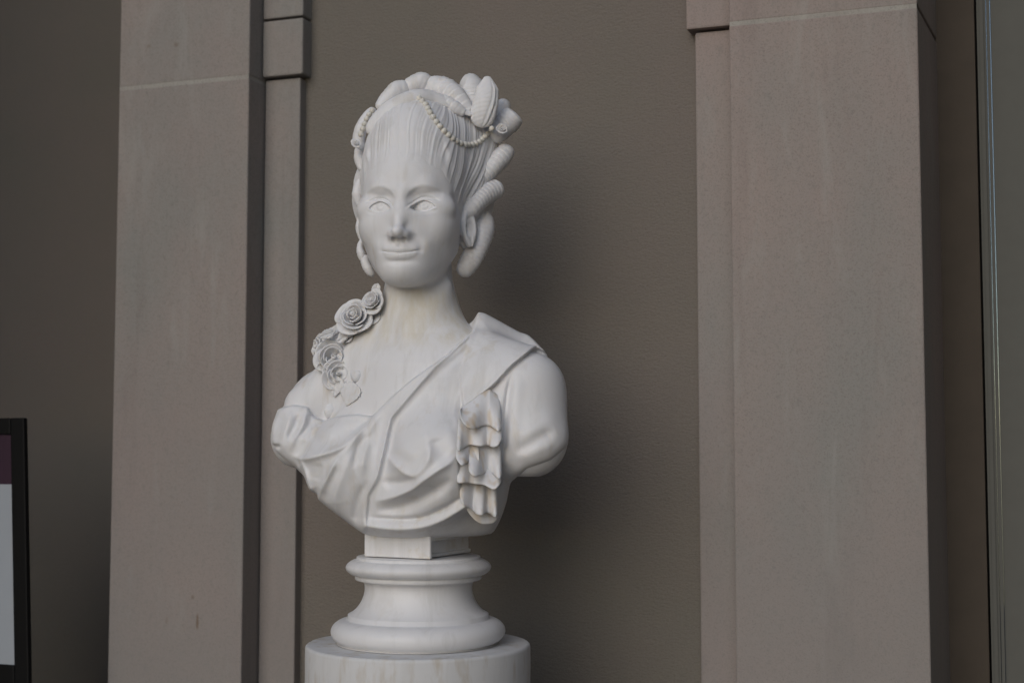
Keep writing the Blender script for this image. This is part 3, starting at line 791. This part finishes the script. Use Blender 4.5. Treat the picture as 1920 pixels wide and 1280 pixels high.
# ------------------------------------------------------------------ roses and leaves on her right shoulder
def sheet(name, G, thick, mat, parent, loc=None):
    """a curved sheet (grid of points in carving units) given thickness"""
    a, b = G.shape[:2]
    i = np.arange(a - 1)[:, None] * b; j = np.arange(b - 1)[None]
    Q = np.stack([i + j, i + j + 1, i + b + j + 1, i + b + j], -1).reshape(-1, 4)
    o = link(name, mesh(name, L(G.reshape(-1, 3)), Q), mat, parent)
    m = o.modifiers.new('thickness', 'SOLIDIFY'); m.thickness = thick * S; m.offset = 0
    return o
rng = np.random.default_rng(5)
def rose(px, py, r, axis, label, w=None, layers=4, open_=1.0):
    """cupped petals round a bud; axis = direction the bloom faces (u, w, v)"""
    root = empty('rose'); root.parent = bust; root['label'] = label
    c = hit(FF, [(px, py)], default=0.0)[0] if w is None else T(px, py, w)
    ax = nrm(np.array(axis, float)); e1 = nrm(np.cross(ax, [0.1, .2, 1])); e2 = np.cross(ax, e1)
    c = c + ax * r * .20
    def petal(rin, rout, h0, h1, a0, span, flare, tilt, thick, name='petal'):
        nu, nv = 17, 10
        u = np.linspace(-1, 1, nu)[:, None]; v = np.linspace(0, 1, nv)[None]
        tip = 1 - .34 * np.abs(u) ** 2.4 + .05 * np.sin(u * 4 + a0 * 3)
        vv = v * tip
        prof = rin + (rout - rin) * np.sin(np.clip(vv, 0, 1) * np.pi / 2) ** 1.2 + flare * r * np.clip(vv - .66, 0, 1) ** 1.3 * 2.2
        prof = prof * (1 + tilt * u) + .05 * r * u
        ang = a0 + u * span * (.5 + .5 * np.sqrt(vv + .02))
        hh = h0 + (h1 - h0) * vv ** 1.1 - flare * r * np.clip(vv - .72, 0, 1) ** 1.3 * 2.6 + .03 * r * np.sin(ang * 5 + a0) * vv
        X = (np.cos(ang) * prof)[..., None] * e1 + (np.sin(ang) * prof)[..., None] * e2 + hh[..., None] * ax
        return sheet(name, c + X, thick, M['marble_rose'], root)
    a = rng.uniform(0, 6)
    spec = [(3, .05, .24, .50, .02), (3, .12, .45, .47, .05), (4, .2, .66, .38, .12), (5, .3, .90, .18, .26)]
    if layers < 4: spec = [spec[1], spec[2], spec[3]] if layers == 3 else [spec[1], spec[3]]
    for n, ri, ro, ht, fl in spec:
        for k in range(n):
            q = rng.uniform(.88, 1.12)
            petal(r * ri, r * ro * q, -r * .3, r * ht * rng.uniform(.9, 1.1), a + 2 * math.pi * (k + rng.uniform(-.14, .14)) / n, math.pi / n * rng.uniform(1.35, 1.65), fl * open_ * rng.uniform(.7, 1.3),
                  rng.uniform(-.06, .10), max(1.5, r * .06))
        a += rng.uniform(.7, 1.3)
    th = np.linspace(0, 2 * np.pi * 1.5, 34)[:, None]; v = np.linspace(0, 1, 5)[None]
    rr = r * (.04 + .075 * th / 6.28) * (1.1 - .25 * v)
    X = (np.cos(th + a) * rr)[..., None] * e1 + (np.sin(th + a) * rr)[..., None] * e2 + ((-.2 + .66 * v) * r * np.ones_like(th))[..., None] * ax
    sheet('rose_heart', c + X, max(1.2, r * .05), M['marble_rose'], root)
    gth = np.linspace(0, 2 * np.pi, 25)[:, None]; gv = np.linspace(0, 1, 7)[None]
    rad = r * .80 * np.sin(gv * np.pi / 2) + 1e-3
    X = (np.cos(gth) * rad)[..., None] * e1 + (np.sin(gth) * rad)[..., None] * e2 + ((-r * .62 + r * .46 * gv ** 2) * np.ones_like(gth))[..., None] * ax
    sheet('calyx', c + X, 1.5, M['marble_rose'], root)
    return root
rose(701, 568, 25, (-.45, -.75, .35), 'half hidden rose against the neck', w=-18, layers=3)
rose(667, 598, 36, (-.22, -.90, .36), 'largest rose, fully open, high on the shoulder', w=-8, layers=4)
rose(603, 652, 25, (-.85, -.45, .15), 'rose seen from the side at the outer edge', w=52, layers=3)
rose(630, 631, 25, (-.2, -.65, .7), 'small rose tucked behind the others', w=34, layers=3)
rose(625, 672, 35, (.05, -.98, .15), 'open rose in the middle of the garland', w=10, layers=3)
rose(635, 702, 31, (.05, -.96, .05), 'lowest rose of the garland', w=0, layers=3)
def leaf(px, py, length, wid, ang, label, lift=5, cup=.10, tw=0.0):
    lift = min(lift, 3.0) if lift < 9 else lift
    n1, n2 = 19, 13
    t = np.linspace(0, 1, n1)[:, None]; s = np.linspace(-1, 1, n2)[None]
    half = wid * np.sin(np.pi * t ** .72) ** .9 * (1 + .06 * np.sin(t * 42) * np.abs(s))
    x = s * half; y = (t - .5) * length + 0 * s
    ca, sa = math.cos(ang), math.sin(ang)
    X = x * ca - y * sa; Y = x * sa + y * ca
    pp = np.stack([px + X, py + Y], -1).reshape(-1, 2)
    P = hit(FF, pp, default=0.0).reshape(n1, n2, 3)
    w = P[..., 1]; P[..., 1] = w - lift * (.35 + .65 * t) - cup * np.abs(x) + 1.1 * np.exp(-(s / .1) ** 2) + .7 * np.cos(np.abs(s) * 9 - t * 26) - 1.5 * np.sin(np.pi * t)
    o = sheet('leaf', P, 2.4, M['marble_rose'], bust); o['label'] = label; return o
leaf(656, 738, 46, 19, .25, 'broad veined leaf hanging below the roses', lift=7)
leaf(630, 724, 40, 15, .12, 'smooth leaf under the lowest rose', lift=5)
leaf(606, 690, 30, 10, -.5, 'small leaf at the outer side of the garland', lift=6)
leaf(700, 600, 34, 8, .8, 'narrow leaf beside the largest rose', lift=4)
leaf(612, 628, 30, 9, 1.2, 'small leaf above the side-facing rose', lift=12)
leaf(646, 632, 36, 13, .9, 'small leaf between the upper roses', lift=10)
leaf(704, 545, 28, 8, .35, 'small leaf at the top of the garland', lift=6)
def bud(px, py, rx, ry, ang, label):
    c = hit(FF, [(px, py)], default=0.0)[0]; c[1] += rx * .12
    th = np.linspace(0, 2 * np.pi, 26)[:, None]; t = np.linspace(0.001, .999, 15)[None]
    rr = rx * np.sin(np.pi * t ** .85) * (1 - .10 * np.exp(-(((th / (2 * np.pi) * 3 + t * .5) % 1 - .5) / .08) ** 2)); y = (t - .5) * 2 * ry
    a, b = math.cos(ang), math.sin(ang)
    X = np.cos(th) * rr; Wd = np.sin(th) * rr; Y = y + 0 * th
    P = np.stack([c[0] + X * a - Y * b, c[1] + Wd * .85, c[2] + X * b + Y * a], -1)
    o = sheet('rose_bud', P, .6, M['marble_rose'], bust); o['label'] = label; return o
bud(669, 705, 12, 15, .9, 'closed bud beside the lowest rose')
bud(619, 768, 10.5, 17, -.35, 'closed bud at the end of the garland')

def rosette(px, py, r, w, label):
    o = rose(px, py, r, (.2, -.9, .3), label, w=w, layers=2); o.name = 'rosette'; return o
rosette(940, 243, 11, 6, 'little flower where the right pearl string ends')
rosette(667, 270, 9, 6, 'little flower where the left pearl string ends')
# ------------------------------------------------------------------ ruffled fall of the lapel
frill = empty('frill'); frill.parent = bust; frill['label'] = 'ruffled end of the lapel falling in waves, stained brown in its folds'
def tier(edge, ytop, dscale=1.5, thick=2.4, n=110, m=16, front=True, tuck=8.0):
    """one tier of the frill: a thin sheet hanging to an edge that curls in and out; edge = (x, y, how far it stands out)"""
    e = resample(np.array(edge, float), .5); e = resample(e, (np.linalg.norm(np.diff(e, axis=0), axis=1).sum()) / (n - 1))
    n = len(e); xm = e[:, 0].mean(); v = np.linspace(0, 1, m)
    if np.isscalar(ytop): ytop = [ytop, ytop]
    k = (e[:, 0] - e[:, 0].min()) / np.ptp(e[:, 0]); YT = np.interp(k, np.linspace(0, 1, len(ytop)), ytop)
    base = np.interp(e[:, 0], [856, 940], [-188, -166]) + max(0.0, e[:, 1].mean() - 890) * .30
    G = np.zeros((n, m, 3))
    for i in range(n):
        for j in range(m):
            x = xm + (e[i, 0] - xm) * (.90 + .10 * v[j])
            w = base[i] - 3 + tuck * (1 - v[j]) ** 2 - dscale * e[i, 2] * v[j] ** 1.25
            G[i, j] = T(x, YT[i] + (e[i, 1] - YT[i]) * v[j], w)
    return sheet('ruffle', G, thick, M['marble_frill'], frill)
W0 = -172
tier([(862, 768, 2), (864, 784, 10), (874, 799, 17), (888, 804, 17), (902, 799, 5), (914, 797, 1), (926, 802, 9), (935, 808, 15), (939, 800, 8), (936, 790, 0)], [764, 752, 738, 730, 742], tuck=22)
tier([(864, 820, 1), (857, 836, 11), (861, 845, 17), (869, 840, 8), (880, 834, 2), (893, 835, 10), (904, 836, 12), (914, 834, 5), (924, 838, 17), (934, 834, 23), (940, 822, 14), (936, 812, 1)], 786)
tier([(861, 842, 2), (856, 858, 12), (863, 870, 22), (870, 871, 22), (877, 864, 10), (884, 858, 1), (892, 858, 6), (899, 864, 12)], 826)
tier([(884, 866, 4), (879, 880, 16), (886, 891, 26), (895, 893, 24), (904, 888, 10), (913, 884, 0), (922, 886, 4), (930, 893, 16), (937, 897, 22), (940, 888, 12), (936, 878, 0)], 832)
tier([(863, 884, 0), (858, 903, 9), (868, 905, 13), (880, 905, 7), (893, 907, 10), (905, 908, 12), (914, 912, 18), (925, 917, 24), (934, 912, 24), (939, 902, 14), (935, 892, 1)], 860)
tier([(864, 906, 0), (863, 930, 9), (868, 944, 15), (877, 950, 12), (887, 957, 5), (895, 964, 16), (905, 965, 20), (913, 961, 7), (921, 964, 10), (929, 969, 19), (933, 960, 9), (930, 945, 0)], 888)
tier([(872, 950, 0), (884, 968, 3), (898, 980, 6), (912, 982, 6), (926, 979, 5), (934, 966, 0)], 930, thick=5, tuck=0, dscale=.6)
tube('ruffle', path([(900, 868, W0 - 4), (896, 862, W0 - 8), (889, 859, W0 - 10), (882, 864, W0 - 12), (880, 873, W0 - 12), (884, 880, W0 - 12), (891, 880, W0 - 10), (894, 874, W0 - 6), (890, 871, W0)]), [2.4, 2.6, 2.6, 2.2],
     M['marble_frill'], frill, turns=0, groove=0, ring=14)

# ------------------------------------------------------------------ block under the bust
FP = Field()
def boxf(lo, hi, c, B, r=1.5):
    lo = np.asarray(lo, np.float32); hi = np.asarray(hi, np.float32); m = (lo + hi) / 2; hs = (hi - lo) / 2 - r; c = np.asarray(c, np.float32); A = np.asarray(B, np.float32)
    def fn(P):
        q = np.abs((P - c) @ A - m) - hs
        return np.sqrt((np.maximum(q, 0) ** 2).sum(1)) + np.minimum(q.max(1), 0) - r
    return fn
vb, vt, vo, vl = (T(790, y, -60)[2] for y in (1044.5, 975, 1012, 1037))
FP.add('u', boxf((-70, -100, vb), (70, 77, vt), (0, 0, 0), TB, 1.2))
FP.add('u', boxf((-52, -168, vo), (70, 70, vt + 30), (0, 0, 0), TB, 7), 3)
FP.add('s', boxf((51, -104, vl), (90, 69, vo + .5), (0, 0, 0), TB, 1.0))
FP.add('s', boxf((55, -104, vb - 5), (90, 69, vl + 1), (0, 0, 0), TB, 1.0))
carve('plinth_block', FP, (-190, -150, vb - 12), (190, 190, vt + 50), 1.5, M['marble_rose'])

# ------------------------------------------------------------------ turned socle and pedestal
def lathe(name, prof, mat, parent, n=128, jitter=0.0):
    p = np.asarray(prof, float); m = len(p); th = np.linspace(0, 2 * np.pi, n, endpoint=False)
    r = p[:, 0][:, None] * np.ones(n)[None]
    if jitter:                                            # worn, nicked rim
        for q in np.where(p[:, 1] > p[:, 1].max() - 8)[0]:
            a = np.arange(n) * 1.0; nick = np.clip(noise1(a * .45, 3) - .62, 0, 1) * 5 + np.clip(noise1(a * .11, 8) - .7, 0, 1) * 4
            if r[q, 0] > 1: r[q] = r[q] - nick * (r[q] > p[:, 0].max() - 4)
        r = r + rng.normal(0, jitter, r.shape)
    V = np.stack([r * np.cos(th), r * np.sin(th), p[:, 1][:, None] * np.ones(n)[None]], -1).reshape(-1, 3)
    i = np.arange(m - 1)[:, None] * n; j = np.arange(n)[None]; k = (j + 1) % n
    Q = np.stack([i + j, i + k, i + n + k, i + n + j], -1).reshape(-1, 4)
    return link(name, mesh(name, V * S if parent is None else L(V), Q), mat, parent)
def vy(y): return T(786, y, 0)[2]
def arc(r0, y0, r1, y1, bulge, n=14):
    """turned moulding between two points, bulging out (+) or in (-)"""
    out = []
    for q in np.linspace(0, 1, n):
        r = r0 + (r1 - r0) * q + bulge * math.sin(math.pi * q) ** .62; out.append((r, vy(y0 + (y1 - y0) * q)))
    return out
def crisp(pts): return [p for p in pts]
prof = [(1, vy(1041.5)), (113.5, vy(1041.5)), (114.6, vy(1042.2)), (114.8, vy(1046.0))]
prof += arc(115, 1046.6, 117, 1076.5, 18.5, 20)
prof += [(117.4, vy(1077)), (117.4, vy(1083)), (116.2, vy(1084.5)), (108, vy(1086.5)), (102, vy(1089))]
prof += [(100, vy(1093)), (99.3, vy(1099)), (99.5, vy(1106)), (101.5, vy(1115)), (105, vy(1124)), (109.5, vy(1132)), (115.5, vy(1139.5)), (122, vy(1145)), (128.6, vy(1148.6)), (130, vy(1149.6)), (130.2, vy(1157.5))]
prof += [(161 - 30.5 + 30.5 * math.sin(a) * (1 if a < math.pi / 2 else 1), vy(1181 - 23 * math.cos(a))) for a in np.linspace(.12, math.pi - .32, 22)]
prof += [(150, vy(1203)), (1, vy(1203))]
socle = lathe('socle', prof[::-1], M['marble_socle'], bust, 160)
socle['label'] = 'round turned socle with two torus mouldings and a hollow waist'
pz = CAMZ + S * VB - .0012
pr = .1863
pp = [(0.001, pz), (pr - .006, pz), (pr - .0025, pz - .0006), (pr - .0006, pz - .0025), (pr, pz - .006)]
for q in np.linspace(.03, 1, 40): pp.append((pr, pz - q * (pz - .02)))
pp.append((pr, 0.004)); 
ped_me = lathe('pedestal', [(a / S, b / S) for a, b in pp][::-1], M['marble_pedestal'], None, 180, .12)
ped_me.location = (BUST.x, BUST.y, 0); ped_me.rotation_euler = (0, 0, TH)
tag(ped_me, 'round mottled white marble pedestal under the bust', 'pedestal')

# ------------------------------------------------------------------ framed poster stand at the left edge
def wp(px, py, y):
    r = pray(px, py); r = np.array([r[0] * math.cos(TH) - r[1] * math.sin(TH), r[0] * math.sin(TH) + r[1] * math.cos(TH), r[2]])
    t = (y - CAM.y) / r[1]; return np.array(CAM) + r * t
YS, LEAN = -.36, math.tan(R(4))
qt = wp(50, 783, YS + 1.60 * LEAN); qb = wp(62, 1280, YS + 1.15 * LEAN)
top, xr = qt[2], qt[0]
shear = (qb[0] - qt[0]) / (qt[2] - qb[2])
sign = tag(empty('poster_stand', (xr - .307, YS, 0)), 'black framed poster stand with purple and white print at the left edge', 'sign')
def sbox(name, x0, x1, y0, y1, z0, z1, mat, **k):
    o = box(name, x0, x1, y0, y1, z0, z1, mat, sign, **k)
    for v in o.data.vertices: v.co.y += v.co.z * LEAN; v.co.x += (top - v.co.z) * shear
    return o
fw = .034
sbox('frame_side', .30 - fw, .30, 0, .012, .10, top, M['black'], bev=.003)
sbox('frame_side', -.30, -.30 + fw, 0, .012, .10, top, M['black'], bev=.003)
sbox('frame_rail', -.30 + fw, .30 - fw, 0, .012, top - fw, top, M['black'], bev=.003)
sbox('frame_rail', -.30 + fw, .30 - fw, 0, .012, 1.115 - .30, 1.115, M['black'], bev=.003)
zt = top - fw; zp = wp(17, 908, YS + .09)[2]
pn = sbox('poster', -.30 + fw, .30 - fw, .004, .010, 1.115, zp, M['paper'], bev=0)
sbox('poster_header', -.30 + fw, .30 - fw, .0038, .010, zp, zt, M['purple'], bev=0)
for sx in (-1, 1): sbox('leg', sx * .24 - .012, sx * .24 + .012, .04, .06, 0.0, top - .1, M['black'], bev=.002)
